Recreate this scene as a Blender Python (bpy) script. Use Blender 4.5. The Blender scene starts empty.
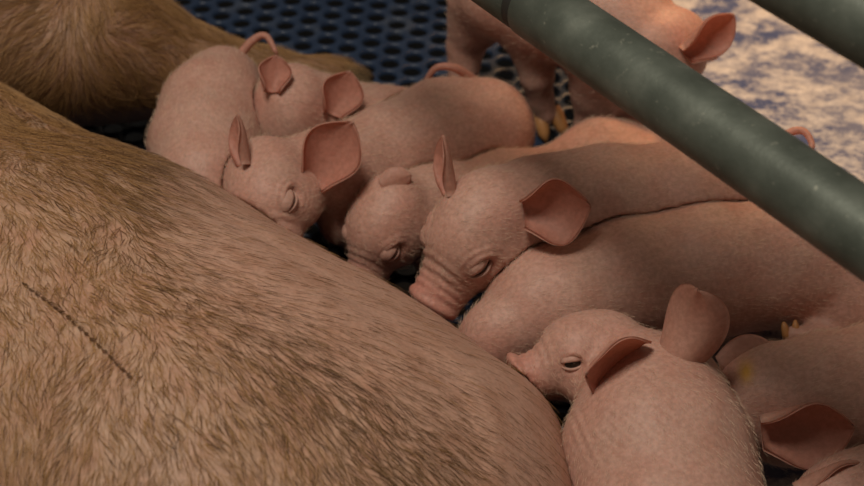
import bpy, math, random
import numpy as np
from mathutils import Vector, Matrix

SC = bpy.context.scene
COL = SC.collection
rng = np.random.default_rng(7)
random.seed(7)

# ------------------------------------------------------------------ camera, world, lights, exposure
PITCH = math.radians(42.0)
CAM = np.array([0.0, -1.040, 1.037])
HFOV = math.radians(30.0)
FPX = 432.0 / math.tan(HFOV / 2)
AR = np.array([1.0, 0, 0])
AU = np.array([0, math.sin(PITCH), math.cos(PITCH)])
AF = np.array([0, math.cos(PITCH), -math.sin(PITCH)])

cam_d = bpy.data.cameras.new('camera')
cam_d.angle = HFOV
cam_d.clip_start = 0.02
cam = bpy.data.objects.new('camera', cam_d)
cam.location = CAM
cam.rotation_euler = (math.radians(90) - PITCH, 0, 0)
COL.objects.link(cam)
SC.camera = cam
cam_d.dof.use_dof = True
cam_d.dof.focus_distance = 1.22
cam_d.dof.aperture_fstop = 7.0

W = bpy.data.worlds.new('barn_air')
SC.world = W
W.use_nodes = True
bg = W.node_tree.nodes['Background']
bg.inputs[0].default_value = (1.0, 0.80, 0.62, 1)
bg.inputs[1].default_value = 0.10

def area_light(name, loc, target, size, power, color):
    d = bpy.data.lights.new(name, 'AREA')
    d.shape = 'RECTANGLE'
    d.size, d.size_y = size
    d.energy = power
    d.color = color
    o = bpy.data.objects.new(name, d)
    o.location = loc
    v = Vector(target) - Vector(loc)
    o.rotation_euler = v.to_track_quat('-Z', 'Y').to_euler()
    COL.objects.link(o)
    return o

area_light('ceiling_strip', (-0.38, -0.25, 1.95), (0.03, -0.08, 0.1), (0.60, 0.45), 22, (1.0, 0.89, 0.75))
sp = bpy.data.lights.new('heat_lamp', 'SPOT')
sp.energy = 26
sp.color = (1.0, 0.56, 0.27)
sp.spot_size = math.radians(60)
sp.spot_blend = 0.6
sp.shadow_soft_size = 0.07
spo = bpy.data.objects.new('heat_lamp', sp)
spo.location = (0.44, 0.74, 0.82)
spo.rotation_euler = (Vector((0.44, 0.36, 0.0)) - Vector(spo.location)).to_track_quat('-Z', 'Y').to_euler()
COL.objects.link(spo)

SC.view_settings.view_transform = 'Standard'
SC.view_settings.look = 'None'
SC.view_settings.gamma = 1
SC.view_settings.use_curve_mapping = False
SC.view_settings.exposure = 0.0

# ------------------------------------------------------------------ geometry helpers
def ray(px, py):
    return AF + AR * ((px - 432.0) / FPX) - AU * ((py - 243.0) / FPX)

def at(px, py, z):
    """world point of the photograph's pixel at height z above the floor"""
    d = ray(px, py)
    return CAM + d * ((z - CAM[2]) / d[2])

def at_d(px, py, dist):
    return CAM + ray(px, py) * dist

def scale_at(p):
    return float(np.dot(p - CAM, AF)) / FPX          # metres per pixel

def view_vec(a, b, c):
    v = AR * a + AU * b - AF * c
    return v / np.linalg.norm(v)

def unit(v):
    return v / (np.linalg.norm(v) + 1e-12)

def project(p):
    q = p - CAM
    dep = q @ AF
    return 432 + FPX * (q @ AR) / dep, 243 - FPX * (q @ AU) / dep

# ---- signed distance primitives: ('e', centre, radii, frame) ellipsoid, ('c', a, ra, b, rb) round cone
def prim_bbox(p):
    if p[0] == 'e':
        r = np.abs(p[3]).T @ p[2] if p[3] is not None else p[2]
        return p[1] - r, p[1] + r
    a, ra, b, rb = p[1:5]
    return np.minimum(a - ra, b - rb), np.maximum(a + ra, b + rb)

def prim_eval(p, X, Y, Z):
    if p[0] == 'e':
        x, y, z = X - np.float32(p[1][0]), Y - np.float32(p[1][1]), Z - np.float32(p[1][2])
        F = p[3].astype(np.float32)
        r = p[2].astype(np.float32)
        a = (F[0, 0] * x + F[0, 1] * y + F[0, 2] * z) / r[0]
        b = (F[1, 0] * x + F[1, 1] * y + F[1, 2] * z) / r[1]
        c = (F[2, 0] * x + F[2, 1] * y + F[2, 2] * z) / r[2]
        k0 = np.sqrt(a * a + b * b + c * c)
        k1 = np.sqrt((a / r[0]) ** 2 + (b / r[1]) ** 2 + (c / r[2]) ** 2) + 1e-9
        return k0 * (k0 - 1) / k1
    a, ra, b, rb = p[1:5]
    ab = (b - a)
    L2 = float(ab @ ab) + 1e-12
    ab = ab.astype(np.float32); a = a.astype(np.float32)
    x, y, z = X - a[0], Y - a[1], Z - a[2]
    t = np.clip((x * ab[0] + y * ab[1] + z * ab[2]) / np.float32(L2), 0, 1)
    return np.sqrt((x - t * ab[0]) ** 2 + (y - t * ab[1]) ** 2 + (z - t * ab[2]) ** 2) - (np.float32(ra) + t * np.float32(rb - ra))

def sdf_grid(prims, lo, hi, h):
    """prims: list of (prim, k); k<0 means carve with smoothness |k|"""
    n = np.maximum(np.ceil((hi - lo) / h).astype(int) + 1, 2)
    f = np.full(n, 0.2, np.float32)
    ax = [lo[i] + h * np.arange(n[i]) for i in range(3)]
    for p, k in prims:
        blo, bhi = prim_bbox(p)
        m = abs(k) * 1.2 + 4 * h
        i0 = np.clip(np.floor((blo - m - lo) / h).astype(int), 0, n)
        i1 = np.clip(np.ceil((bhi + m - lo) / h).astype(int) + 1, 0, n)
        if np.any(i1 <= i0):
            continue
        X = ax[0][i0[0]:i1[0], None, None].astype(np.float32)
        Y = ax[1][None, i0[1]:i1[1], None].astype(np.float32)
        Z = ax[2][None, None, i0[2]:i1[2]].astype(np.float32)
        d = prim_eval(p, X, Y, Z)
        s = (slice(i0[0], i1[0]), slice(i0[1], i1[1]), slice(i0[2], i1[2]))
        g = f[s]
        if k >= 0:
            kk = max(k, 1e-5)
            t = np.clip(0.5 + 0.5 * (d - g) / kk, 0, 1)
            f[s] = d * (1 - t) + g * t - kk * t * (1 - t)
        else:
            kk = -k
            d = -d
            t = np.clip(0.5 - 0.5 * (d - g) / kk, 0, 1)
            f[s] = d * (1 - t) + g * t + kk * t * (1 - t)
    return f, ax

def surface_nets(f, lo, h):
    n = np.array(f.shape)
    ins = f < 0
    cs = n - 1
    def corner(a, dx, dy, dz):
        return a[dx:dx + cs[0], dy:dy + cs[1], dz:dz + cs[2]]
    cnt = np.zeros(cs, np.int8)
    for dx in (0, 1):
        for dy in (0, 1):
            for dz in (0, 1):
                cnt += corner(ins, dx, dy, dz)
    act = (cnt > 0) & (cnt < 8)
    idx = np.full(cs, -1, np.int64)
    I = np.argwhere(act)
    idx[act] = np.arange(len(I))
    C = [(dx, dy, dz) for dx in (0, 1) for dy in (0, 1) for dz in (0, 1)]
    vals = {c: f[I[:, 0] + c[0], I[:, 1] + c[1], I[:, 2] + c[2]] for c in C}
    acc = np.zeros((len(I), 3)); num = np.zeros(len(I))
    for c in C:
        for axis in range(3):
            if c[axis] == 0:
                e = list(c); e[axis] = 1; e = tuple(e)
                a, b = vals[c], vals[e]
                m = (a < 0) != (b < 0)
                t = np.where(m, a / np.where(m, a - b, 1), 0)
                p = np.tile(np.array(c, float), (len(I), 1)); p[:, axis] = t
                acc += np.where(m[:, None], p, 0); num += m
    V = lo + h * (I + acc / num[:, None])
    faces = []
    for axis in range(3):
        a = np.moveaxis(ins, axis, 0)
        ix = np.moveaxis(idx, axis, 0)
        e = a[:-1, 1:-1, 1:-1] != a[1:, 1:-1, 1:-1]
        J = np.argwhere(e)
        if not len(J):
            continue
        i, j, k = J[:, 0], J[:, 1] + 1, J[:, 2] + 1
        q = np.stack([ix[i, j - 1, k - 1], ix[i, j, k - 1], ix[i, j, k], ix[i, j - 1, k]], 1)
        flip = a[i, j, k]
        if axis == 1:
            flip = ~flip
        q[~flip] = q[~flip][:, ::-1]
        faces.append(q)
    return V, np.concatenate(faces)

def grad_normals(V, F):
    N = np.zeros_like(V)
    a = V[F[:, 2]] - V[F[:, 0]]; b = V[F[:, 3]] - V[F[:, 1]]
    fn = np.cross(a, b)
    for c in range(4):
        np.add.at(N, F[:, c], fn)
    return N / (np.linalg.norm(N, axis=1, keepdims=True) + 1e-12)

def mesh_obj(name, V, F, mat, parent=None, smooth=True):
    me = bpy.data.meshes.new(name)
    V = np.asarray(V, np.float32)
    if isinstance(F, np.ndarray):
        k = F.shape[1]
        me.vertices.add(len(V)); me.vertices.foreach_set('co', V.ravel())
        me.loops.add(F.size); me.loops.foreach_set('vertex_index', F.astype(np.int32).ravel())
        me.polygons.add(len(F)); me.polygons.foreach_set('loop_start', np.arange(0, F.size, k, dtype=np.int32))
        me.update(calc_edges=True); me.validate()
    else:
        me.from_pydata(V.tolist(), [], [list(map(int, f)) for f in F]); me.update()
    if smooth:
        me.polygons.foreach_set('use_smooth', np.ones(len(me.polygons), bool))
    me.materials.append(mat)
    o = bpy.data.objects.new(name, me)
    COL.objects.link(o)
    if parent is not None:
        o.parent = parent
    return o

def tag(o, label=None, cat=None, group=None, kind=None):
    for k, v in (('label', label), ('category', cat), ('group', group), ('kind', kind)):
        if v:
            o[k] = v
    return o

def paint(o, name, arr):
    a = o.data.attributes.new(name, 'FLOAT', 'POINT')
    a.data.foreach_set('value', np.asarray(arr, np.float32))

def tube(pts, radii, seg=14, cap=True):
    pts = np.asarray(pts, float)
    n = len(pts)
    T = np.gradient(pts, axis=0); T /= np.linalg.norm(T, axis=1, keepdims=True)
    ref = np.array([0, 0, 1.0]) if abs(T[0][2]) < 0.9 else np.array([1.0, 0, 0])
    X = unit(np.cross(ref, T[0]))
    V = []; F = []
    for i in range(n):
        X = unit(X - T[i] * (X @ T[i])); Y = np.cross(T[i], X)
        for s in range(seg):
            a = 2 * math.pi * s / seg
            V.append(pts[i] + radii[i] * (X * math.cos(a) + Y * math.sin(a)))
    for i in range(n - 1):
        for s in range(seg):
            F.append((i * seg + s, i * seg + (s + 1) % seg, (i + 1) * seg + (s + 1) % seg, (i + 1) * seg + s))
    if cap:
        F.append(tuple(range(seg))[::-1]); F.append(tuple((n - 1) * seg + s for s in range(seg)))
    return V, F

def spline(P, n):
    """Catmull-Rom through the rows of P"""
    P = np.asarray(P, float)
    Q = np.vstack([2 * P[0] - P[1], P, 2 * P[-1] - P[-2]])
    out = []
    m = len(P) - 1
    for t in np.linspace(0, m, n):
        i = min(int(t), m - 1); u = t - i
        a, b, c, d = Q[i], Q[i + 1], Q[i + 2], Q[i + 3]
        out.append(0.5 * (2 * b + (c - a) * u + (2 * a - 5 * b + 4 * c - d) * u * u + (3 * b - a - 3 * c + d) * u ** 3))
    return np.array(out)

# smooth value noise on points
_tab = rng.random((64, 64, 64)).astype(np.float32)
def vnoise(p, s):
    q = p * s; i = np.floor(q).astype(int); f = q - i; f = f * f * (3 - 2 * f)
    r = 0
    for dx in (0, 1):
        for dy in (0, 1):
            for dz in (0, 1):
                w = (f[:, 0] if dx else 1 - f[:, 0]) * (f[:, 1] if dy else 1 - f[:, 1]) * (f[:, 2] if dz else 1 - f[:, 2])
                r = r + w * _tab[(i[:, 0] + dx) % 64, (i[:, 1] + dy) % 64, (i[:, 2] + dz) % 64]
    return r

def hair_obj(name, roots, mids, tips, radius, mat, parent, shade):
    """roots/mids/tips (n,3): quadratic strands; shade per strand"""
    n = len(roots); K = 5
    hc = bpy.data.hair_curves.new(name)
    hc.add_curves([K] * n)
    t = np.linspace(0, 1, K)[None, :, None]
    P = roots[:, None] * (1 - t) ** 2 + 2 * mids[:, None] * t * (1 - t) + tips[:, None] * t * t
    hc.attributes['position'].data.foreach_set('vector', P.astype(np.float32).ravel())
    ra = hc.attributes.get('radius') or hc.attributes.new('radius', 'FLOAT', 'POINT')
    R = np.asarray(radius)[:, None] * np.array([1, 0.95, 0.85, 0.6, 0.15])[None]
    ra.data.foreach_set('value', R.astype(np.float32).ravel())
    sa = hc.attributes.new('shade', 'FLOAT', 'CURVE')
    sa.data.foreach_set('value', np.asarray(shade, np.float32))
    hc.materials.append(mat)
    o = bpy.data.objects.new(name, hc)
    COL.objects.link(o)
    o.parent = parent
    o['kind'] = 'stuff'
    return o

def sample_surface(V, F, N, n, weight=None):
    a = np.linalg.norm(np.cross(V[F[:, 2]] - V[F[:, 0]], V[F[:, 3]] - V[F[:, 1]]), axis=1)
    if weight is not None:
        a = a * weight
    c = np.cumsum(a); c /= c[-1]
    fi = np.searchsorted(c, rng.random(n))
    u = rng.random((n, 1)); v = rng.random((n, 1))
    A, B, C_, D = V[F[fi, 0]], V[F[fi, 1]], V[F[fi, 2]], V[F[fi, 3]]
    p = (A * (1 - u) + B * u) * (1 - v) + (D * (1 - u) + C_ * u) * v
    nn = (N[F[fi, 0]] * (1 - u) + N[F[fi, 1]] * u) * (1 - v) + (N[F[fi, 3]] * (1 - u) + N[F[fi, 2]] * u) * v
    return p, nn / np.linalg.norm(nn, axis=1, keepdims=True)

# ------------------------------------------------------------------ materials
def new_mat(name):
    m = bpy.data.materials.new(name); m.use_nodes = True
    nt = m.node_tree
    b = nt.nodes['Principled BSDF']
    return m, nt, b

def N_(nt, t, **kw):
    n = nt.nodes.new(t)
    for k, v in kw.items():
        setattr(n, k, v)
    return n

def noise(nt, scale, detail=3, rough=0.55, vec=None, stretch=None):
    tc = N_(nt, 'ShaderNodeTexCoord')
    src = tc.outputs['Object']
    if stretch:
        mp = N_(nt, 'ShaderNodeMapping'); mp.inputs['Scale'].default_value = stretch[:3]
        if len(stretch) > 3:
            mp.inputs['Rotation'].default_value = (0, 0, stretch[3])
        nt.links.new(src, mp.inputs['Vector']); src = mp.outputs['Vector']
    n = N_(nt, 'ShaderNodeTexNoise')
    n.inputs['Scale'].default_value = scale; n.inputs['Detail'].default_value = detail; n.inputs['Roughness'].default_value = rough
    nt.links.new(src, n.inputs['Vector'])
    return n.outputs['Fac']

def ramp(nt, fac, stops):
    r = N_(nt, 'ShaderNodeValToRGB')
    e = r.color_ramp.elements
    while len(e) < len(stops):
        e.new(0.5)
    for i, (p, c) in enumerate(stops):
        e[i].position = p; e[i].color = (*c, 1)
    nt.links.new(fac, r.inputs['Fac'])
    return r.outputs['Color']

def mixc(nt, fac, a, b, mode='MIX'):
    m = N_(nt, 'ShaderNodeMix', data_type='RGBA', blend_type=mode)
    for s, v in ((m.inputs[0], fac), (m.inputs[6], a), (m.inputs[7], b)):
        if isinstance(v, (int, float)):
            s.default_value = v
        elif isinstance(v, tuple):
            s.default_value = (*v, 1)
        else:
            nt.links.new(v, s)
    return m.outputs[2]

def bump(nt, b, h, strength, dist):
    n = N_(nt, 'ShaderNodeBump'); n.inputs['Strength'].default_value = strength; n.inputs['Distance'].default_value = dist
    nt.links.new(h, n.inputs['Height']); nt.links.new(n.outputs['Normal'], b.inputs['Normal'])

def attr(nt, name):
    a = N_(nt, 'ShaderNodeAttribute'); a.attribute_name = name
    return a.outputs['Fac']

def skin_material(name, pale, pink, deep, sss=0.25, translucent=0.0):
    m, nt, b = new_mat(name)
    c = mixc(nt, attr(nt, 'pink'), pale, pink)
    mott = ramp(nt, noise(nt, 38, 4), [(0.42, (0, 0, 0)), (0.75, (1, 1, 1))])
    c = mixc(nt, mott, c, deep)
    fr = ramp(nt, noise(nt, 260, 3), [(0.35, (0.84, 0.82, 0.80)), (0.65, (1.06, 1.05, 1.04))])
    c = mixc(nt, 1.0, c, fr, 'MULTIPLY')
    c = mixc(nt, attr(nt, 'stain'), c, (0.62, 0.34, 0.04))
    nt.links.new(c, b.inputs['Base Color'])
    b.inputs['Roughness'].default_value = 0.52
    b.inputs['Specular IOR Level'].default_value = 0.35
    b.inputs['Subsurface Weight'].default_value = sss
    b.inputs['Subsurface Radius'].default_value = (1.0, 0.36, 0.2)
    b.inputs['Subsurface Scale'].default_value = 0.006
    bump(nt, b, noise(nt, 420, 4), 0.35, 0.0012)
    if translucent > 0:
        tr = N_(nt, 'ShaderNodeBsdfTranslucent'); tr.inputs['Color'].default_value = (0.90, 0.42, 0.24, 1)
        mx = N_(nt, 'ShaderNodeMixShader'); mx.inputs[0].default_value = translucent
        out = nt.nodes['Material Output']
        nt.links.new(b.outputs[0], mx.inputs[1]); nt.links.new(tr.outputs[0], mx.inputs[2]); nt.links.new(mx.outputs[0], out.inputs[0])
    return m

M_SKIN = skin_material('piglet_skin', (0.51, 0.32, 0.26), (0.53, 0.225, 0.18), (0.48, 0.255, 0.20))
M_EAR = skin_material('piglet_ear_skin', (0.56, 0.35, 0.28), (0.56, 0.27, 0.21), (0.52, 0.27, 0.21), sss=0.12, translucent=0.30)
M_LID = skin_material('eyelid_skin', (0.48, 0.31, 0.255), (0.50, 0.24, 0.19), (0.46, 0.26, 0.21), sss=0.15)
M_SOW = skin_material('sow_skin', (0.46, 0.295, 0.205), (0.52, 0.315, 0.24), (0.44, 0.24, 0.165), sss=0.12)

def simple(name, col, rough=0.5, metal=0.0, spec=0.5):
    m, nt, b = new_mat(name)
    b.inputs['Base Color'].default_value = (*col, 1); b.inputs['Roughness'].default_value = rough
    b.inputs['Metallic'].default_value = metal; b.inputs['Specular IOR Level'].default_value = spec
    return m
M_EYE = simple('wet_eye', (0.012, 0.008, 0.006), 0.12)
M_HOOF = simple('hoof_horn', (0.42, 0.20, 0.07), 0.45)
M_DARKHOOF = simple('dark_hoof_horn', (0.10, 0.065, 0.03), 0.6)
M_NOSTRIL = simple('nostril_dark', (0.05, 0.018, 0.012), 0.6)

def hair_material(name, light, dark, rough=0.45):
    m, nt, b = new_mat(name)
    c = mixc(nt, attr(nt, 'shade'), light, dark)
    nt.links.new(c, b.inputs['Base Color'])
    b.inputs['Roughness'].default_value = rough
    b.inputs['Specular IOR Level'].default_value = 0.3
    return m
M_FUR = hair_material('sow_bristle', (0.48, 0.275, 0.11), (0.095, 0.045, 0.022))
M_FUZZ = hair_material('piglet_fuzz', (0.75, 0.58, 0.44), (0.60, 0.42, 0.30))

m, nt, b = new_mat('galvanised_steel')
c = ramp(nt, noise(nt, 30, 5, stretch=(1, 1, 1)), [(0.3, (0.07, 0.084, 0.070)), (0.55, (0.105, 0.123, 0.104)), (0.8, (0.17, 0.19, 0.163))])
sc_ = ramp(nt, noise(nt, 160, 4, 0.7), [(0.62, (0, 0, 0)), (0.74, (1, 1, 1))])
c = mixc(nt, sc_, c, (0.22, 0.23, 0.19))
nt.links.new(c, b.inputs['Base Color'])
b.inputs['Metallic'].default_value = 0.3; b.inputs['Roughness'].default_value = 0.5; b.inputs['Specular IOR Level'].default_value = 0.3
bump(nt, b, noise(nt, 220, 4), 0.25, 0.001)
M_STEEL = m
M_BAND = simple('dark_rubber_band', (0.02, 0.02, 0.018), 0.6)

m, nt, b = new_mat('blue_plastic')
c = ramp(nt, noise(nt, 60, 4), [(0.3, (0.010, 0.024, 0.058)), (0.6, (0.018, 0.036, 0.078)), (0.8, (0.035, 0.055, 0.10))])
dust = ramp(nt, noise(nt, 14, 4), [(0.55, (0, 0, 0)), (0.8, (0.6, 0.6, 0.6))])
c = mixc(nt, dust, c, (0.13, 0.145, 0.17))
nt.links.new(c, b.inputs['Base Color']); b.inputs['Roughness'].default_value = 0.4
bump(nt, b, noise(nt, 300, 3), 0.2, 0.001)
M_BLUE = m

m, nt, b = new_mat('powdered_panel')
n1 = noise(nt, 17, 8, 0.78, stretch=(1.0, 1.5, 1, 0.3))
mask = ramp(nt, n1, [(0.44, (1, 1, 1)), (0.52, (0.45, 0.45, 0.45)), (0.62, (0, 0, 0))])
n2 = noise(nt, 7, 4)
mask2 = ramp(nt, n2, [(0.42, (1, 1, 1)), (0.70, (0.5, 0.5, 0.5))])
mk = mixc(nt, 1.0, mask, mask2, 'MULTIPLY')
cream = ramp(nt, noise(nt, 60, 4), [(0.3, (0.54, 0.51, 0.48)), (0.7, (0.72, 0.69, 0.65))])
c = mixc(nt, mk, cream, (0.05, 0.075, 0.18))
nt.links.new(c, b.inputs['Base Color']); b.inputs['Roughness'].default_value = 0.75
bump(nt, b, n1, 0.4, 0.004)
M_POWDER = m
M_PIT = simple('pit_dark', (0.006, 0.007, 0.009), 0.9)

# ------------------------------------------------------------------ floor
def mesh_floor(x0, x1, y0, y1, pitch=0.0252, r=0.0108):
    V = []; F = []
    nx = int((x1 - x0) / pitch)
    ny = int((y1 - y0) / pitch)
    seg = 12
    rot = math.radians(-5)
    cr, sr = math.cos(rot), math.sin(rot)
    cx, cy = (x0 + x1) / 2, (y0 + y1) / 2
    for i in range(nx + 1):
        for j in range(ny + 1):
            ox = (i - nx / 2) * pitch; oy = (j - ny / 2 + (0.5 if i % 2 else 0)) * pitch
            wx, wy = cx + ox * cr - oy * sr, cy + ox * sr + oy * cr
            if not (x0 <= wx <= x1 and y0 <= wy <= y1):
                continue
            b0 = len(V)
            for s in range(seg):
                a = 2 * math.pi * (s + 0.5) / seg
                ca, sa = math.cos(a), math.sin(a)
                q = pitch / 2 / max(abs(ca), abs(sa))
                for (x, y, z) in ((q * ca, q * sa, -0.0008), (r * 1.15 * ca, r * 1.12 * sa, 0), (r * 0.98 * ca, r * 0.95 * sa, -0.0022), (r * 0.90 * ca, r * 0.88 * sa, -0.005)):
                    V.append((wx + x * cr - y * sr, wy + x * sr + y * cr, z))
            for s in range(seg):
                t = (s + 1) % seg
                for k in range(3):
                    F.append((b0 + s * 4 + k, b0 + t * 4 + k, b0 + t * 4 + k + 1, b0 + s * 4 + k + 1))
    return V, np.array(F)

PANEL_X = 0.212
V, F = mesh_floor(-0.95, PANEL_X, -0.35, 1.30)
o = mesh_obj('floor', V, F, M_BLUE, smooth=False)
tag(o, 'blue plastic slatted floor with rows of round drain holes', kind='structure')

def slab(name, x0, x1, y0, y1, z0, z1, mat, bev=0.003):
    V = []; F = []
    for z, k in ((z0, 0), (z1 - bev, 0), (z1, bev)):
        V += [(x0 + k, y0 + k, z), (x1 - k, y0 + k, z), (x1 - k, y1 - k, z), (x0 + k, y1 - k, z)]
    for l in (0, 4):
        for s in range(4):
            t = (s + 1) % 4
            F.append((l + s, l + t, l + 4 + t, l + 4 + s))
    F += [(3, 2, 1, 0), (8, 9, 10, 11)]
    return mesh_obj(name, V, F, mat, smooth=False)
o = slab('floor', PANEL_X - 0.006, 1.5, -0.6, 1.4, -0.02, 0.001, M_POWDER)
tag(o, 'solid blue creep panel dusted with cream powder under the heat lamp', kind='structure')
o = slab('floor', -1.2, 1.5, -0.9, 1.5, -0.30, -0.28, M_PIT)
tag(o, 'dark pit below the slatted floor', kind='structure')

# ------------------------------------------------------------------ steel rails
def rail(name, a, b, r, label):
    n = 24
    pts = [a + (b - a) * t for t in np.linspace(0, 1, n)]
    V, F = tube(pts, [r] * n, 40)
    o = mesh_obj(name, V, F, M_STEEL)
    tag(o, label, 'rail')
    return o
RA = at_d(530, 2, 1.165); RB = at_d(864, 232, 0.96)
dirr = unit(RB - RA)
RR = 0.0243
r1 = rail('steel_rail', RA + dirr * 0.005, RB + dirr * 0.95, RR, 'long grey galvanised steel rail crossing above the piglets')
V, F = tube([RA - dirr * 0.25, RA - dirr * 0.004], [RR * 0.97] * 2, 40)
mesh_obj('rail_sleeve', V, F, M_STEEL, r1)
V, F = tube([RA - dirr * 0.006, RA - dirr * 0.004, RA + dirr * 0.004, RA + dirr * 0.006], [RR * .93, RR * .96, RR * .96, RR * .93], 40)
mesh_obj('joint_ring', V, F, M_BAND, r1)
off = at_d(815, -8, 0.98) - at_d(815, 197, 1.005)
rail('steel_rail', RA + off - dirr * 0.1, RB + off + dirr * 0.95, RR * 1.05, 'short visible length of grey steel rail in the upper right corner')

# ------------------------------------------------------------------ sow
def chain(pts, k, first_k=None):
    """pts: (px, py, z, r_px) -> round cones"""
    out = []
    W_ = [(at(p[0], p[1], p[2]), p[3] * scale_at(at(p[0], p[1], p[2]))) for p in pts]
    for i in range(len(W_) - 1):
        out.append((('c', W_[i][0], W_[i][1], W_[i + 1][0], W_[i + 1][1]), k))
    return out

SIL = [(-230, -40), (-100, 48), (0, 110), (60, 140), (110, 166), (160, 190), (215, 207), (300, 243), (400, 297), (470, 343), (525, 388), (552, 428), (566, 486), (566, 560), (540, 660)]
S2 = spline(np.array(SIL, float), 40)
T2 = np.gradient(S2, axis=0); T2 /= np.linalg.norm(T2, axis=1, keepdims=True)
N2 = np.stack([T2[:, 1], -T2[:, 0]], 1)
def offset_chain(off, r, z, k, step):
    c = S2 - N2 * off
    pts = [(c[i, 0], c[i, 1], z, r) for i in range(0, 40, step)]
    return chain(pts, k)
SOW = []
SOW += offset_chain(88, 84, 0.080, 0.02, 2)
SOW += chain([(-330, 130, .11, 165), (-130, 235, .105, 160), (90, 330, .105, 150), (240, 420, .105, 145), (360, 510, .11, 140), (420, 640, .11, 140)], 0.08)
SOW += chain([(-420, 230, .10, 190), (-200, 340, .10, 190), (0, 420, .10, 190), (170, 540, .10, 190), (260, 720, .10, 190)], 0.10)
leg_pts = [(-150, -15, .16, 110), (-20, 22, .14, 92), (70, 40, .11, 82), (130, 57, .08, 58), (200, 74, .052, 40), (262, 80, .035, 27), (318, 80, .028, 17), (345, 79, .022, 15)]
LEG = chain(leg_pts, 0.03)
SOW += LEG
SOW_PR = SOW

lo = np.array([-0.75, -0.78, -0.01]); hi = np.array([0.30, 0.62, 0.42]); h = 0.0065
f, ax = sdf_grid(SOW, lo, hi, h)
zz = ax[2][None, None, :].astype(np.float32)
f = np.maximum(f, 0.003 - zz)
f[[0, -1]] = 0.01; f[:, [0, -1]] = 0.01; f[:, :, [0, -1]] = 0.01
V, F = surface_nets(f, lo, h)
for it in range(3):      # relax
    A = np.zeros_like(V); n_ = np.zeros(len(V))
    for c in range(4):
        a, b_ = F[:, c], F[:, (c + 1) % 4]
        np.add.at(A, a, V[b_]); np.add.at(n_, a, 1); np.add.at(A, b_, V[a]); np.add.at(n_, b_, 1)
    V = V + 0.5 * (A / n_[:, None] - V)
NN = grad_normals(V, F)
V = V + NN * ((vnoise(V, 14.0) - 0.5) * 0.006)[:, None]
sow = mesh_obj('sow', V, F, M_SOW)
tag(sow, 'large sow lying on her side with golden brown bristles', 'pig')
px, py = project(V)
# belly band is pinker: distance from the udder line
def sil_dist(px, py):
    d = np.full(len(px), 1e9)
    for i in range(len(S2)):
        d = np.minimum(d, (px - S2[i, 0]) ** 2 + (py - S2[i, 1]) ** 2)
    return np.sqrt(d)
SS = lambda e0, e1, x: (lambda t: t * t * (3 - 2 * t))(np.clip((x - e0) / (e1 - e0), 0, 1))
bd = sil_dist(px, py)
bellyw = SS(230, 20, bd) * SS(90, 260, px)
paint(sow, 'pink', np.clip(bellyw, 0, 1))
paint(sow, 'stain', np.zeros(len(V)))
NN = grad_normals(V, F)

def on_leg(P):
    d = np.full(len(P), 9.0)
    for p, k in LEG:
        d = np.minimum(d, prim_eval(p, P[:, 0].astype(np.float32), P[:, 1].astype(np.float32), P[:, 2].astype(np.float32)))
    return d < 0.012
# bristles of flank and leg
fc = V[F].mean(1)
fpx, fpy = project(fc)
fn = NN[F[:, 0]]
view = unit(CAM)
w = ((fpx > -420) & (fpx < 760) & (fpy > -220) & (fpy < 760) & (fn[:, 2] > -0.35)).astype(float)
toc = CAM - fc; toc /= np.linalg.norm(toc, axis=1, keepdims=True)
w *= np.where((fpx > -90) & (fpy < 570), 1.0, 0.6)
fbd = sil_dist(fpx, fpy)
is_leg_f = on_leg(fc)
belly_f = SS(150, 30, fbd) * SS(90, 230, fpx) * (~is_leg_f)
w *= (1 - 0.88 * belly_f)
w *= np.where(is_leg_f, 0.9, 1.0 - 0.85 * SS(.35, .75, fn @ np.array([.566, .825, 0])) * SS(140, 230, fpx))
NH = 90000
R0, RN = sample_surface(V, F, NN, NH, w)
hx, hy = project(R0)
hb = sil_dist(hx, hy)
legm = on_leg(R0)
belly = SS(150, 30, hb) * SS(90, 230, hx) * (~legm)
# combing directions, as flows over the animal
s = SS(-60, 150, 0.78 * (hx - 300) - 0.62 * (hy - 350) * 1.0)       # 0 back side, 1 belly side
s = np.maximum(s, belly)
dx = 0.12 * (1 - s) + 0.95 * s
dy = -1.0 * (1 - s) - 0.38 * s
swx, swy = hx - 105, hy - 25                       # whorl on the leg
sr = np.sqrt(swx ** 2 + swy ** 2) + 1e-6
ldx = 0.8 - 0.9 * np.exp(-sr / 45) * (-swy / sr); ldy = -0.25 - 0.9 * np.exp(-sr / 45) * (-swx / sr) - 0.35 * SS(20, 100, hy)
ldx = ldx * SS(20, 150, hx) - 0.55 * (1 - SS(20, 150, hx))
dx = np.where(legm, ldx, dx); dy = np.where(legm, ldy, dy)
jit = (vnoise(R0, 30.0) - 0.5) * 0.9 + (vnoise(R0 + 5, 110.0) - 0.5) * 0.5 + rng.normal(0, 0.26, NH)
ca, sa = np.cos(jit), np.sin(jit)
dx, dy = dx * ca - dy * sa, dx * sa + dy * ca
D = dx[:, None] * AR + dy[:, None] * AU
D = D - RN * (D * RN).sum(1, keepdims=True)
D /= np.linalg.norm(D, axis=1, keepdims=True) + 1e-9
ln = np.where(legm, rng.uniform(.016, .034, NH), (1 + .7 * SS(180, 110, hx) * SS(60, 15, hb)) * rng.uniform(.009, .017, NH) * (1 + 0.15 * belly))
lift = rng.uniform(0.10, 0.32, NH) * np.where(belly > .4, 0.8, 1)
mids = R0 + D * (ln * 0.5)[:, None] + RN * (ln * lift * 0.55)[:, None]
tips = R0 + D * ln[:, None] + RN * (ln * lift * 0.55)[:, None]
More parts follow.
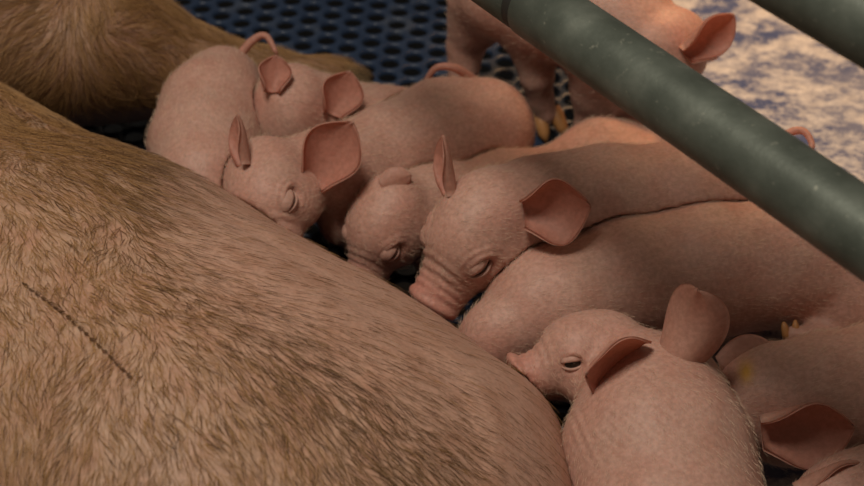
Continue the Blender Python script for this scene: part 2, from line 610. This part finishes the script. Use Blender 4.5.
# clumping of neighbouring bristles
key = np.floor(R0 / 0.006).astype(np.int64)
kk = key[:, 0] * 73856093 ^ key[:, 1] * 19349663 ^ key[:, 2] * 83492791
_, inv = np.unique(kk, return_inverse=True)
cnt = np.bincount(inv)
mean_t = np.stack([np.bincount(inv, tips[:, c]) / cnt for c in range(3)], 1)
tips = tips * 0.78 + mean_t[inv] * 0.22
band = np.exp(-((0.78 * (hx - 300) - 0.62 * (hy - 350)) / 60) ** 2) * (~legm)
shade = np.clip(0.36 + (vnoise(R0, 45.0) - 0.5) * 0.4 + (vnoise(R0 + 3, 16.0) - .5) * 0.3 + rng.normal(0, 0.12, NH) + 0.25 * band + 0.25 * belly, 0, 1)
coarse = (rng.random(NH) < np.clip(0.20 + 0.25 * band + 0.35 * SS(80, 420, hx) * (~legm) + 0.6 * belly, 0, .9))
shade = np.where(coarse, np.clip(0.80 + rng.normal(0, .12, NH), 0, 1), shade * 0.55)
# a thin dark seam of matted bristles on the flank
rad = np.where(coarse, np.where(belly > .4, .00011, .00018), .00013) * rng.uniform(.7, 1.2, NH)
st_ = np.linspace(0, 1, 420); st_ = st_[np.sin(st_ * 110) > 0.15]
sx_ = 22 + 107 * st_ + rng.normal(0, .5, len(st_)); sy_ = 284 + 94 * st_ - 5 * np.sin(st_ * 3.1) + rng.normal(0, .5, len(st_))
for a_, b_ in zip(sx_, sy_):
    q = np.argmin((hx - a_) ** 2 + (hy - b_) ** 2)
    sc0 = scale_at(R0[q])
    p_ = R0[q] + AR * (a_ - hx[q]) * sc0 + (np.array([0, 1.0, 0]) - RN[q] * RN[q][1]) * (hy[q] - b_) * sc0 * 1.2 + RN[q] * .0015
    d_ = (AR * .75 - AU * .66); d_ = d_ - RN[q] * (d_ @ RN[q]); d_ = unit(d_ + rng.normal(0, .25, 3)) * .0045
    R0 = np.vstack([R0, p_]); mids = np.vstack([mids, p_ + d_ * .5 + RN[q] * .0012]); tips = np.vstack([tips, p_ + d_])
    shade = np.append(shade, .9); rad = np.append(rad, .00018); hx = np.append(hx, 1e6); hy = np.append(hy, 1e6); RN = np.vstack([RN, RN[q]])
hair_obj('bristles', R0, mids, tips, rad, M_FUR, sow, shade)

# ------------------------------------------------------------------ piglets
def ear_mesh(base, tip_dir, inner, L, Wd, base_roll=3.8, open_=1.9, curl=0.35, twist=0.0, side_curl=0.0, nu=18, nv=15):
    X = unit(tip_dir); Zv = unit(inner - X * (inner @ X)); Y = np.cross(Zv, X)
    g = np.zeros((nu, nv, 3))
    ang = 0.0; pos = np.zeros(2)
    u0 = 0.0
    for i in range(nu):
        u = math.sin(math.pi / 2 * i / (nu - 1)) * .97 + .03 * i / (nu - 1)
        if i:
            ang = curl * u ** 1.6
            pos = pos + np.array([math.cos(ang), math.sin(ang)]) * (L * (u - u0)); u0 = u
        w = Wd / 2 * max(0.03, (0.72 + 1.5 * u - 0.6 * u * u) * max(0.0, 1 - u ** 2.3) ** 0.66 / 1.12)
        t = min(1, u / 0.8); t = t * t * (3 - 2 * t)
        phi = base_roll * (1 - t) + open_ * t
        for j in range(nv):
            v = -1 + 2 * j / (nv - 1)
            a = v * phi / 2
            a2 = a + (side_curl * max(0, v - 0.35) ** 1.5 if side_curl >= 0 else -side_curl * -(max(0, -v - 0.35) ** 1.5))
            rho = w / (phi / 2)
            y, z = rho * math.sin(a), rho * (1 - math.cos(a))
            if side_curl:
                m = max(0, (v if side_curl > 0 else -v) - 0.4)
                z += abs(side_curl) * m * w; y -= math.copysign(1, side_curl) * abs(side_curl) * 0.7 * m * m * w
            z += 0.012 * L * math.sin(v * 9) * t * (1 - abs(v))
            ct, st = math.cos(twist * u), math.sin(twist * u)
            y, z = y * ct - z * st, y * st + z * ct
            # bend in the length plane
            x_ = pos[0] - math.sin(ang) * z; z_ = pos[1] + math.cos(ang) * z
            g[i, j] = base + X * x_ + Y * y + Zv * z_
    du = np.gradient(g, axis=0); dv = np.gradient(g, axis=1)
    n = np.cross(du, dv); n /= np.linalg.norm(n, axis=2, keepdims=True) + 1e-12
    vv = np.abs(np.linspace(-1, 1, nv))[None, :, None]; uu = np.linspace(0, 1, nu)[:, None, None]
    th = 0.0016 * (1 - 0.55 * vv ** 3) * (1.35 - 0.8 * uu)
    A = (g + n * th).reshape(-1, 3); B = (g - n * th).reshape(-1, 3)
    Vs = np.vstack([A, B]); o = nu * nv; Fs = []
    for i in range(nu - 1):
        for j in range(nv - 1):
            a, b_, c, d = i * nv + j, i * nv + j + 1, (i + 1) * nv + j + 1, (i + 1) * nv + j
            Fs.append((a, d, c, b_)); Fs.append((o + a, o + b_, o + c, o + d))
    rim = [i * nv for i in range(nu)] + [(nu - 1) * nv + j for j in range(1, nv)] + [i * nv + nv - 1 for i in range(nu - 2, -1, -1)] + [j for j in range(nv - 2, 0, -1)]
    for a, b_ in zip(rim, rim[1:] + rim[:1]):
        Fs.append((a, b_, o + b_, o + a))
    Fs = np.array(Fs)
    # consistent orientation: outward
    return Vs, Fs[:, ::-1], np.concatenate([np.tile(uu[:, 0, 0][:, None], (1, nv)).ravel()] * 2)

def eye_parts(parent, c, out, fwd, r, openness, name='eye'):
    X = unit(fwd - out * (fwd @ out)); Zv = unit(out); Y = np.cross(Zv, X)
    def sph(r, lat0, lat1, n=10, m=16, sx=1.0):
        V = []; F = []
        # angle a sweeps around the slit axis X; b along the axis
        for i in range(n + 1):
            a = lat0 + (lat1 - lat0) * i / n
            for j in range(m + 1):
                b_ = -math.pi / 2 + math.pi * j / m
                x = math.sin(b_) * sx; q = math.cos(b_)
                V.append(c + r * (X * x + q * (Zv * math.cos(a) + Y * math.sin(a))))
        for i in range(n):
            for j in range(m):
                F.append((i * (m + 1) + j, i * (m + 1) + j + 1, (i + 1) * (m + 1) + j + 1, (i + 1) * (m + 1) + j))
        return np.array(V), np.array(F)
    V, F = sph(r, -math.pi, math.pi, 20, 14)
    e = mesh_obj(name, V, F, M_EYE, parent)
    up = openness
    for a0, a1, rr in ((up * 0.9, 1.75, 1.2), (-up * 0.6 - 0.05, -1.75, 1.15)):
        # thick lid: outer shell plus rolled edge
        n, m = 9, 14
        V = []; F = []
        prof = [(a0 + (a1 - a0) * (0.0 if q < 3 else (q - 2) / (n - 2)), [0.92, 1.02 * rr * .97, rr][q] if q < 3 else rr - 0.05 * (q - 2) / (n - 2)) for q in range(n + 1)]
        for a, k in prof:
            for j in range(m + 1):
                b_ = -math.pi / 2 + math.pi * j / m
                pinch = 1 - 0.0 * abs(b_)
                aa = a * (0.25 + 0.75 * math.cos(b_) ** 0.5) if abs(a) < 0.6 else a
                V.append(c + r * (X * math.sin(b_) * 1.28 + k * math.cos(b_) * (Zv * math.cos(aa) + Y * math.sin(aa))))
        for i in range(n):
            for j in range(m):
                F.append((i * (m + 1) + j, i * (m + 1) + j + 1, (i + 1) * (m + 1) + j + 1, (i + 1) * (m + 1) + j))
        l = mesh_obj('eyelid', np.array(V), np.array(F), M_LID, e)
        paint(l, 'pink', np.full(len(V), 0.2)); paint(l, 'stain', np.zeros(len(V)))
    return e

FRONT_SDF = []     # primitives of animals already built (nearer ones), kept clear by later ones

class Pig:
    pass

def head_frame(spec):
    c = at(spec['skull'][0], spec['skull'][1], spec['skull'][2])
    L = spec['L'] * scale_at(c)
    fx = view_vec(*spec['f']); up = view_vec(*spec['u'])
    up = unit(up - fx * (up @ fx)); lf = np.cross(up, fx)
    return c, L, np.stack([fx, lf, up])      # rows

def head_prims(c, L, Fm, disc=1.0):
    def H(x, y, z):
        return c + L * (Fm[0] * x + Fm[1] * y + Fm[2] * z)
    def E(x, y, z, a, b_, d, k, pitch=0.0):
        fr = Fm
        if pitch:
            cp, sp_ = math.cos(pitch), math.sin(pitch)
            fr = np.stack([Fm[0] * cp + Fm[2] * sp_, Fm[1], -Fm[0] * sp_ + Fm[2] * cp])
        return (('e', H(x, y, z), L * np.array([a, b_, d]), fr), k * L)
    pr = [E(-0.02, 0, 0.0, .34, .29, .285, .05),
          E(0.14, 0, 0.06, .25, .245, .20, .10),
          (('c', H(0.14, 0, -0.05), .240 * L, H(0.46, 0, -0.09), .170 * L), .10 * L)]
    for s in (-1, 1):
        pr.append(E(0.05, s * .18, -.13, .26, .17, .20, .08))
        pr.append(E(0.19, s * .185, .11, .085, .075, .055, .06))      # brow
        pr.append(E(0.225, s * .245, .085, .06, .035, .05, -.04))     # socket
    pr.append((('c', H(0.10, 0, -.21), .15 * L, H(.43, 0, -.245), .080 * L), .05 * L))
    pr.append(E(0.575, 0, -.09, .058, .180 * disc, .150 * disc, .05, -0.2))           # snout disc
    for k, x in enumerate((0.35, 0.42, 0.49)):                          # folds above the snout
        pr.append(E(x, 0, -.010 - .012 * k, .020, .14, .065, .015))
    pr.append(E(0.42, 0, -.215, .17, .15, .012, -.02))                  # mouth line
    for s in (-1, 1):
        pr.append(E(0.640, s * .06, -.10, .035, .024, .036, -.012))     # nostrils
    return pr, H

def build_piglet(spec):
    P = Pig()
    vox = spec.get('vox', 0.0025)
    c, L, Fm = head_frame(spec)
    hp, H = head_prims(c, L, Fm, spec.get('disc', 1.0))
    spine = [(at(p[0], p[1], p[2]), p[3] * scale_at(at(p[0], p[1], p[2]))) for p in spec['spine']]
    pr = []
    for i in range(len(spine) - 1):
        pr.append((('c', spine[i][0], spine[i][1], spine[i + 1][0], spine[i + 1][1]), 0.022))
    # neck from the skull to the first spine point
    pr.append((('c', H(-.12, 0, -.06), .25 * L, spine[0][0], spine[0][1] * .97), 0.03))
    for lg in spec.get('legs', []):
        q = [(at(p[0], p[1], p[2]), p[3] * scale_at(at(p[0], p[1], p[2]))) for p in lg]
        for i in range(len(q) - 1):
            pr.append((('c', q[i][0], q[i][1], q[i + 1][0], q[i + 1][1]), 0.014 if i == 0 else 0.005))
    if spec.get('tuck', True):
        # legs folded beside the belly, feet on the floor
        d0 = unit((spine[0][0] - spine[-1][0]) * np.array([1, 1, 0])); lat = np.cross([0, 0, 1.0], d0)
        for (cc, rr), dirn in ((spine[0], 1), (spine[-1], 1)):
            for s in (-1, 1):
                a = cc + lat * s * rr * .55 - np.array([0, 0, rr * .35])
                kn = np.array([*(cc + lat * s * rr * .75 + d0 * rr * .5)[:2], max(0.024, cc[2] - rr * .9)])
                ft = np.array([*(cc + lat * s * rr * .7 - d0 * rr * .35)[:2], 0.013])
                pr.append((('c', a, rr * .38, kn, .017), .02)); pr.append((('c', kn, .015, ft, .011), .01))
    for ex in spec.get('extra', []):
        pr += chain(ex, 0.008)
    pr += hp
    allp = pr
    los, his = zip(*[prim_bbox(p) for p, k in allp if k >= 0])
    lo = np.min(los, 0) - 0.012; hi = np.max(his, 0) + 0.012
    lo[2] = max(lo[2], -0.006)
    if 'clip' in spec:      # what lies far outside the picture is not built
        (a, b_) = spec['clip']
        lo = np.maximum(lo, a); hi = np.minimum(hi, b_)
    f, ax = sdf_grid(allp, lo, hi, vox)
    # press against the animals in front
    g = np.full(f.shape, 0.2, np.float32)
    for other in FRONT_SDF:
        og, _ = sdf_grid(other, lo, hi, vox)
        g = np.minimum(g, og)
    f = np.maximum(f, 0.0015 - g)
    f = np.maximum(f, 0.0012 - ax[2][None, None, :].astype(np.float32))
    f[[0, -1]] = 0.01; f[:, [0, -1]] = 0.01; f[:, :, [0, -1]] = 0.01
    V, F = surface_nets(f, lo, vox)
    # keep the largest connected piece
    lab = np.arange(len(V))
    E_ = np.concatenate([F[:, [0, 1]], F[:, [1, 2]], F[:, [2, 3]], F[:, [3, 0]]])
    while True:
        ml = np.minimum(lab[E_[:, 0]], lab[E_[:, 1]])
        l2 = lab.copy(); np.minimum.at(l2, E_[:, 0], ml); np.minimum.at(l2, E_[:, 1], ml)
        l2 = l2[l2]
        if np.array_equal(l2, lab):
            break
        lab = l2
    big = np.bincount(lab).argmax(); keep = lab == big
    mp = np.cumsum(keep) - 1
    F = mp[F[keep[F[:, 0]]]]; V = V[keep]
    for it in range(2):
        A = np.zeros_like(V); n_ = np.zeros(len(V))
        for q in range(4):
            a, b_ = F[:, q], F[:, (q + 1) % 4]
            np.add.at(A, a, V[b_]); np.add.at(n_, a, 1); np.add.at(A, b_, V[a]); np.add.at(n_, b_, 1)
        V = V + 0.5 * (A / n_[:, None] - V)
    Nn = grad_normals(V, F)
    # skin folds
    for (wx, wy, wz, rpx, ang, lam, amp) in spec.get('folds', []):
        wc = at(wx, wy, wz); sc = scale_at(wc); d = view_vec(math.cos(ang), math.sin(ang), 0)
        fall = np.exp(-(np.linalg.norm(V - wc, axis=1) / (rpx * sc)) ** 2)
        ph = (V - wc) @ d / (lam * sc) * 2 * math.pi + 5.0 * vnoise(V, 35.0)
        V = V + Nn * (np.sin(ph) * fall * amp)[:, None]
    hl = (V - c) @ Fm.T / L
    for s in (-1, 1):      # bags round the eyes, creases on the snout
        dd = np.linalg.norm((hl - np.array([.225, s * .23, .075])) * np.array([1, 1, 1.25]), axis=1)
        V = V + Nn * (np.sin((dd - .10) / .042 * 2 * math.pi) * np.exp(-((dd - .13) / .05) ** 2) * .006 * L)[:, None]
    cr = SS(.30, .38, hl[:, 0]) * SS(.60, .52, hl[:, 0]) * SS(-.12, .0, hl[:, 2])
    V = V + Nn * (np.sin(hl[:, 0] / .052 * 2 * math.pi + 4 * vnoise(V, 45.0)) * cr * .006 * L)[:, None]
    V = V + Nn * ((vnoise(V, 40.0) - 0.5) * 0.0022)[:, None]
    o = mesh_obj('piglet', V, F, M_SKIN)
    tag(o, spec['label'], 'piglet', 'litter of piglets')
    hl = (V - c) @ Fm.T / L
    pink = 0.25 * vnoise(V, 25.0) + 0.75 * SS(.36, .56, hl[:, 0]) * (np.abs(hl[:, 1]) < .3) * (np.abs(hl[:, 2]) < .4)
    for s in (-1, 1):
        dd = np.linalg.norm(hl - np.array([.225, s * .23, .075]), axis=1)
        pink += 0.35 * np.exp(-(dd / .11) ** 2)
        dd = np.linalg.norm(hl - np.array([-.12, s * .24, .18]), axis=1)
        pink += 0.35 * np.exp(-(dd / .13) ** 2)
    paint(o, 'pink', np.clip(pink, 0, 1))
    st = np.zeros(len(V))
    for (sx, sy, r_) in spec.get('stains', []):
        qx, qy = project(V)
        st = np.maximum(st, 0.95 * np.exp(-(((qx - sx) / r_) ** 2 + ((qy - sy) / (r_ * 1.5)) ** 2)) * (Nn @ (-AF) > 0))
    paint(o, 'stain', st)
    # ears
    for e in spec.get('ears', []):
        if 'px' in e:
            qx, qy = project(V)
            near = (qx - e['px'][0]) ** 2 + (qy - e['px'][1]) ** 2
            dep = (V - CAM) @ AF
            cand = near < max(9.0, near.min() * 1.5 + 4)
            bp = V[np.where(cand)[0][np.argmin(dep[cand])]]
            bp = bp - view_vec(*e['tip']) * e['L'] * scale_at(bp) * e.get('sink', .10) - Nn[np.argmin(((V - bp) ** 2).sum(1))] * 0.002 - AF * e.get('push', 5) * scale_at(bp)
        else:
            bp = H(-.12, e['side'] * .25, .19)
        sc = scale_at(bp)
        Ve, Fe, ue = ear_mesh(bp, view_vec(*e['tip']), view_vec(*e['inner']), e['L'] * sc, e['W'] * sc, e.get('roll', 3.8), e.get('open', 1.9), e.get('curl', .35), e.get('twist', 0), e.get('side_curl', 0))
        eo = mesh_obj('ear', Ve, Fe, M_EAR, o)
        paint(eo, 'pink', np.concatenate([0.75 + 0.25 * (1 - ue[:len(ue) // 2]), np.full(len(ue) // 2, .2)])); paint(eo, 'stain', np.zeros(len(Ve)))
    for (s, op) in spec.get('eyes', []):
        dv = unit(Fm[0] * .12 + Fm[1] * s * .22 + Fm[2] * .085)
        o0 = H(.125, 0, 0)
        al = (V - o0) @ dv
        perp = np.linalg.norm(V - o0 - al[:, None] * dv, axis=1)
        ok = (al > 0) & (al < .5 * L)
        ei = np.where(ok)[0][np.argmin(perp[ok])]
        r_ = .074 * L
        eo = unit(dv * .6 + Nn[ei])
        eye_parts(o, V[ei] - eo * r_ * .52, eo, Fm[0], r_, op)
    if 'tail' in spec:
        q = spec['tail']
        pts = spline(np.array([at(*p) for p in q]), 18)
        r0 = spec.get('tail_r', 5.0) * scale_at(pts[0])
        Vt, Ft = tube(pts, [r0 * (1 - 0.5 * t) if t < .97 else r0 * .25 for t in np.linspace(0, 1, 18)], 10)
        to = mesh_obj('tail', np.array(Vt), Ft, M_EAR, o)
        paint(to, 'pink', np.full(len(Vt), .6)); paint(to, 'stain', np.zeros(len(Vt)))
    for hf in spec.get('hooves', []):
        hp_, d = at(*hf[0]), view_vec(*hf[1])
        r_ = hf[2] * scale_at(hp_)
        for s in (-1, 1):
            side = unit(np.cross(d, AF)) * s * r_ * .75
            Vt, Ft = tube([hp_ - d * r_ * .8 + side * .8, hp_ + side, hp_ + d * r_ * 1.2 + side * 1.15, hp_ + d * r_ * 1.9 + side * 1.2], [r_ * .7, r_ * .72, r_ * .55, r_ * .2], 10)
            mesh_obj('hoof', np.array(Vt), Ft, M_HOOF, o)
    # short pale down
    nf = spec.get('fuzz', 3500)
    R, RN_ = sample_surface(V, F, Nn, nf, (Nn[F[:, 0]] @ (-AF) > -0.25).astype(float))
    rear = unit(spine[-1][0] - c)
    D = rear[None] + rng.normal(0, .25, (nf, 3))
    D -= RN_ * (D * RN_).sum(1, keepdims=True); D /= np.linalg.norm(D, axis=1, keepdims=True) + 1e-9
    ln = rng.uniform(.004, .0075, nf)
    hair_obj('down', R, R + D * (ln * .5)[:, None] + RN_ * (ln * .3)[:, None], R + D * ln[:, None] + RN_ * (ln * .35)[:, None], np.full(nf, .00007), M_FUZZ, o, rng.random(nf))
    FRONT_SDF.append(allp)
    return o

FRONT_SDF.append(SOW_PR)
CLIP = (np.array([-0.7, -0.60, -0.006]), np.array([0.56, 0.75, 0.4]))

PIGS = [
 # nearest, head turned left to the udder
 dict(label='piglet in front with one ear flopped forward and wrinkled neck', skull=(596, 350, .125), L=140, f=(-.95, -.20, .12), u=(-.22, .84, .46), disc=1.25,
      spine=[(652, 402, .115, 64), (657, 454, .11, 91), (674, 540, .10, 93), (700, 620, .10, 80)],
      ears=[dict(px=(628, 348), tip=(-.84, -.14, .52), inner=(-.10, -.50, .86), L=78, W=90, curl=.5, open=1.5, roll=2.6, push=2),
            dict(px=(672, 352), tip=(.50, .86, .10), inner=(.50, -.10, -.85), L=92, W=76, curl=-1.0, open=1.3, roll=2.4, side_curl=0.5, push=0)],
      eyes=[(1, .38), (-1, .4)], folds=[(640, 430, .17, 55, .9, 9, .0004)], clip=CLIP, tuck=False),
 dict(label='piglet at the right edge with a yellow mark behind its head', skull=(748, 402, .10), L=140, f=(-.55, -.75, -.30), u=(-.05, .45, .88),
      spine=[(790, 402, .095, 57), (850, 398, .09, 62), (930, 370, .09, 68), (1010, 340, .09, 62)],
      ears=[dict(px=(765, 425), tip=(.97, .10, .15), inner=(.0, -.45, .88), L=92, W=98, curl=.5, push=11),
            dict(px=(722, 364), tip=(.90, .42, .10), inner=(.15, .45, -.85), L=56, W=46, curl=.5, roll=2.0, open=1.4, push=3)],
      stains=[(746, 372, 7)], clip=CLIP, tuck=False),
 dict(label='piglet cut off by the bottom right corner', skull=(838, 500, .11), L=130, f=(-.6, -.75, -.2), u=(-.05, .55, .83),
      spine=[(900, 504, .10, 62), (980, 488, .09, 66)],
      ears=[dict(px=(796, 480), tip=(.88, .48, .1), inner=(.3, -.6, .7), L=80, W=74, curl=.5),], clip=CLIP, tuck=False, fuzz=1200),
 # long flank in the middle right
 dict(label='piglet with its head buried and bare flank below the rail', skull=(494, 342, .075), L=128, f=(-.30, -.80, -.50), u=(-.5, .3, .8),
      spine=[(548, 308, .085, 56), (625, 280, .09, 62), (700, 270, .09, 66), (780, 263, .09, 60), (850, 268, .085, 58)],
      legs=[[(850, 310, .07, 48), (825, 335, .065, 18), (803, 338, .072, 11), (793, 335, .075, 9)]], hooves=[((791, 333, .077), (-.15, .95, .1), 6.5)],
      clip=CLIP),
 # centre, head and ear in full view
 dict(label='middle piglet with eye half shut and upright pointed ear', skull=(484, 222, .135), L=165, f=(-.58, -.76, .06), u=(-.46, .26, .85),
      spine=[(540, 212, .125, 50), (605, 205, .12, 56), (680, 203, .115, 57), (755, 195, .11, 52)],
      ears=[dict(px=(534, 208), tip=(.95, .12, .20), inner=(-.25, -.30, .90), L=72, W=86, curl=.6),
            dict(px=(447, 184), tip=(-.14, .98, .10), inner=(-.95, -.1, .25), L=60, W=46, curl=.15, open=1.8)],
      eyes=[(1, .28), (-1, .2)], folds=[(435, 295, .11, 26, 1.1, 11, .0010)], tail=[(765, 165, .13), (785, 136, .15), (803, 131, .155), (812, 145, .15), (806, 156, .145)], clip=CLIP),
 # wedged behind the head of the middle one
 dict(label='piglet wedged between two others with only its forehead showing', skull=(388, 216, .10), L=128, f=(-.42, -.88, .05), u=(-.35, .30, .88),
      spine=[(440, 208, .075, 38), (505, 194, .06, 40), (555, 194, .058, 42), (605, 172, .058, 50), (642, 178, .058, 46)],
      ears=[dict(px=(382, 182), tip=(.93, .36, .05), inner=(.1, .3, -.9), L=32, W=30, curl=.2, roll=1.8, open=1.2, push=2),],
      eyes=[(1, .2), (-1, .15)], clip=CLIP),
 dict(label='piglet with big cupped ear and shut eye, left of centre', skull=(266, 186, .125), L=146, f=(.10, -.78, .50), u=(-.42, .55, .72),
      spine=[(340, 172, .10, 42), (390, 156, .085, 48), (440, 138, .075, 54), (482, 130, .072, 53)],
      ears=[dict(px=(324, 176), tip=(.52, .76, .20), inner=(-.30, -.30, .90), L=78, W=76, curl=.5),
            dict(px=(245, 158), tip=(-.10, .98, -.1), inner=(-.75, -.3, .4), L=52, W=42, curl=.3)],
      eyes=[(1, .15), (-1, .12)], tail=[(474, 80, .105), (455, 68, .125), (436, 68, .125), (424, 84, .11)], clip=CLIP),
 dict(label='piglet behind with pale rounded head seen from above', skull=(290, 114, .105), L=132, f=(-.08, -.90, -.40), u=(-.05, .42, .90),
      spine=[(330, 118, .085, 34), (380, 126, .07, 36), (430, 126, .06, 36)],
      ears=[dict(px=(336, 112), tip=(.38, .88, .10), inner=(.10, -.40, .90), L=48, W=54, curl=.4),
            dict(px=(268, 88), tip=(.10, .95, -.1), inner=(.2, -.35, .9), L=38, W=42, curl=.5)],
      clip=CLIP, fuzz=2500),
 # back towards the sow's leg
 dict(label='leftmost piglet seen from behind with its tail raised', skull=(205, 225, .085), L=110, f=(.1, -.85, -.5), u=(-.2, .3, .9),
      spine=[(204, 188, .10, 48), (205, 145, .10, 52), (212, 110, .10, 48), (222, 86, .10, 40)],
      tail=[(236, 60, .12), (252, 41, .135), (266, 36, .14), (277, 54, .13)], clip=CLIP, fuzz=3000),
 # standing behind the rail
 dict(label='piglet standing behind the rail under the heat lamp', skull=(664, 42, .145), L=120, f=(.75, .20, -.62), u=(-.1, .80, .6),
      spine=[(618, 22, .145, 52), (560, 4, .145, 54), (505, -12, .15, 52)], tuck=False,
      legs=[[(484, 4, .12, 40), (466, 45, .07, 19), (462, 85, .03, 14), (464, 102, .010, 12)],
            [(530, 26, .12, 30), (537, 75, .07, 17), (541, 98, .04, 13), (547, 114, .022, 11)],
            [(605, 50, .12, 40), (598, 90, .07, 28), (592, 125, .03, 17), (590, 150, .010, 12)],
            [(645, 55, .12, 34), (636, 95, .06, 22), (630, 122, .02, 13), (628, 130, .010, 11)]],
      hooves=[((549, 119, .018), (.30, -.92, .15), 11)],
      ears=[dict(px=(690, 46), tip=(.74, .64, .1), inner=(.25, -.60, .75), L=62, W=58, curl=.4)], clip=CLIP, fuzz=1500),
]
import time
_t = time.time()
for s in PIGS:
    build_piglet(s)
    print('pig', round(time.time() - _t, 1))

# sow's hooves at the end of the stretched leg
for s in (-1, 1):
    p0 = at(350, 79 + s * 4, .028)
    d = unit(at(380, 82 + s * 3, .016) - p0)
    Vt, Ft = tube([p0 - d * .01, p0, p0 + d * .018, p0 + d * .027], [.010, .012, .009, .003], 12)
    mesh_obj('hoof', np.array(Vt), Ft, M_DARKHOOF, sow)
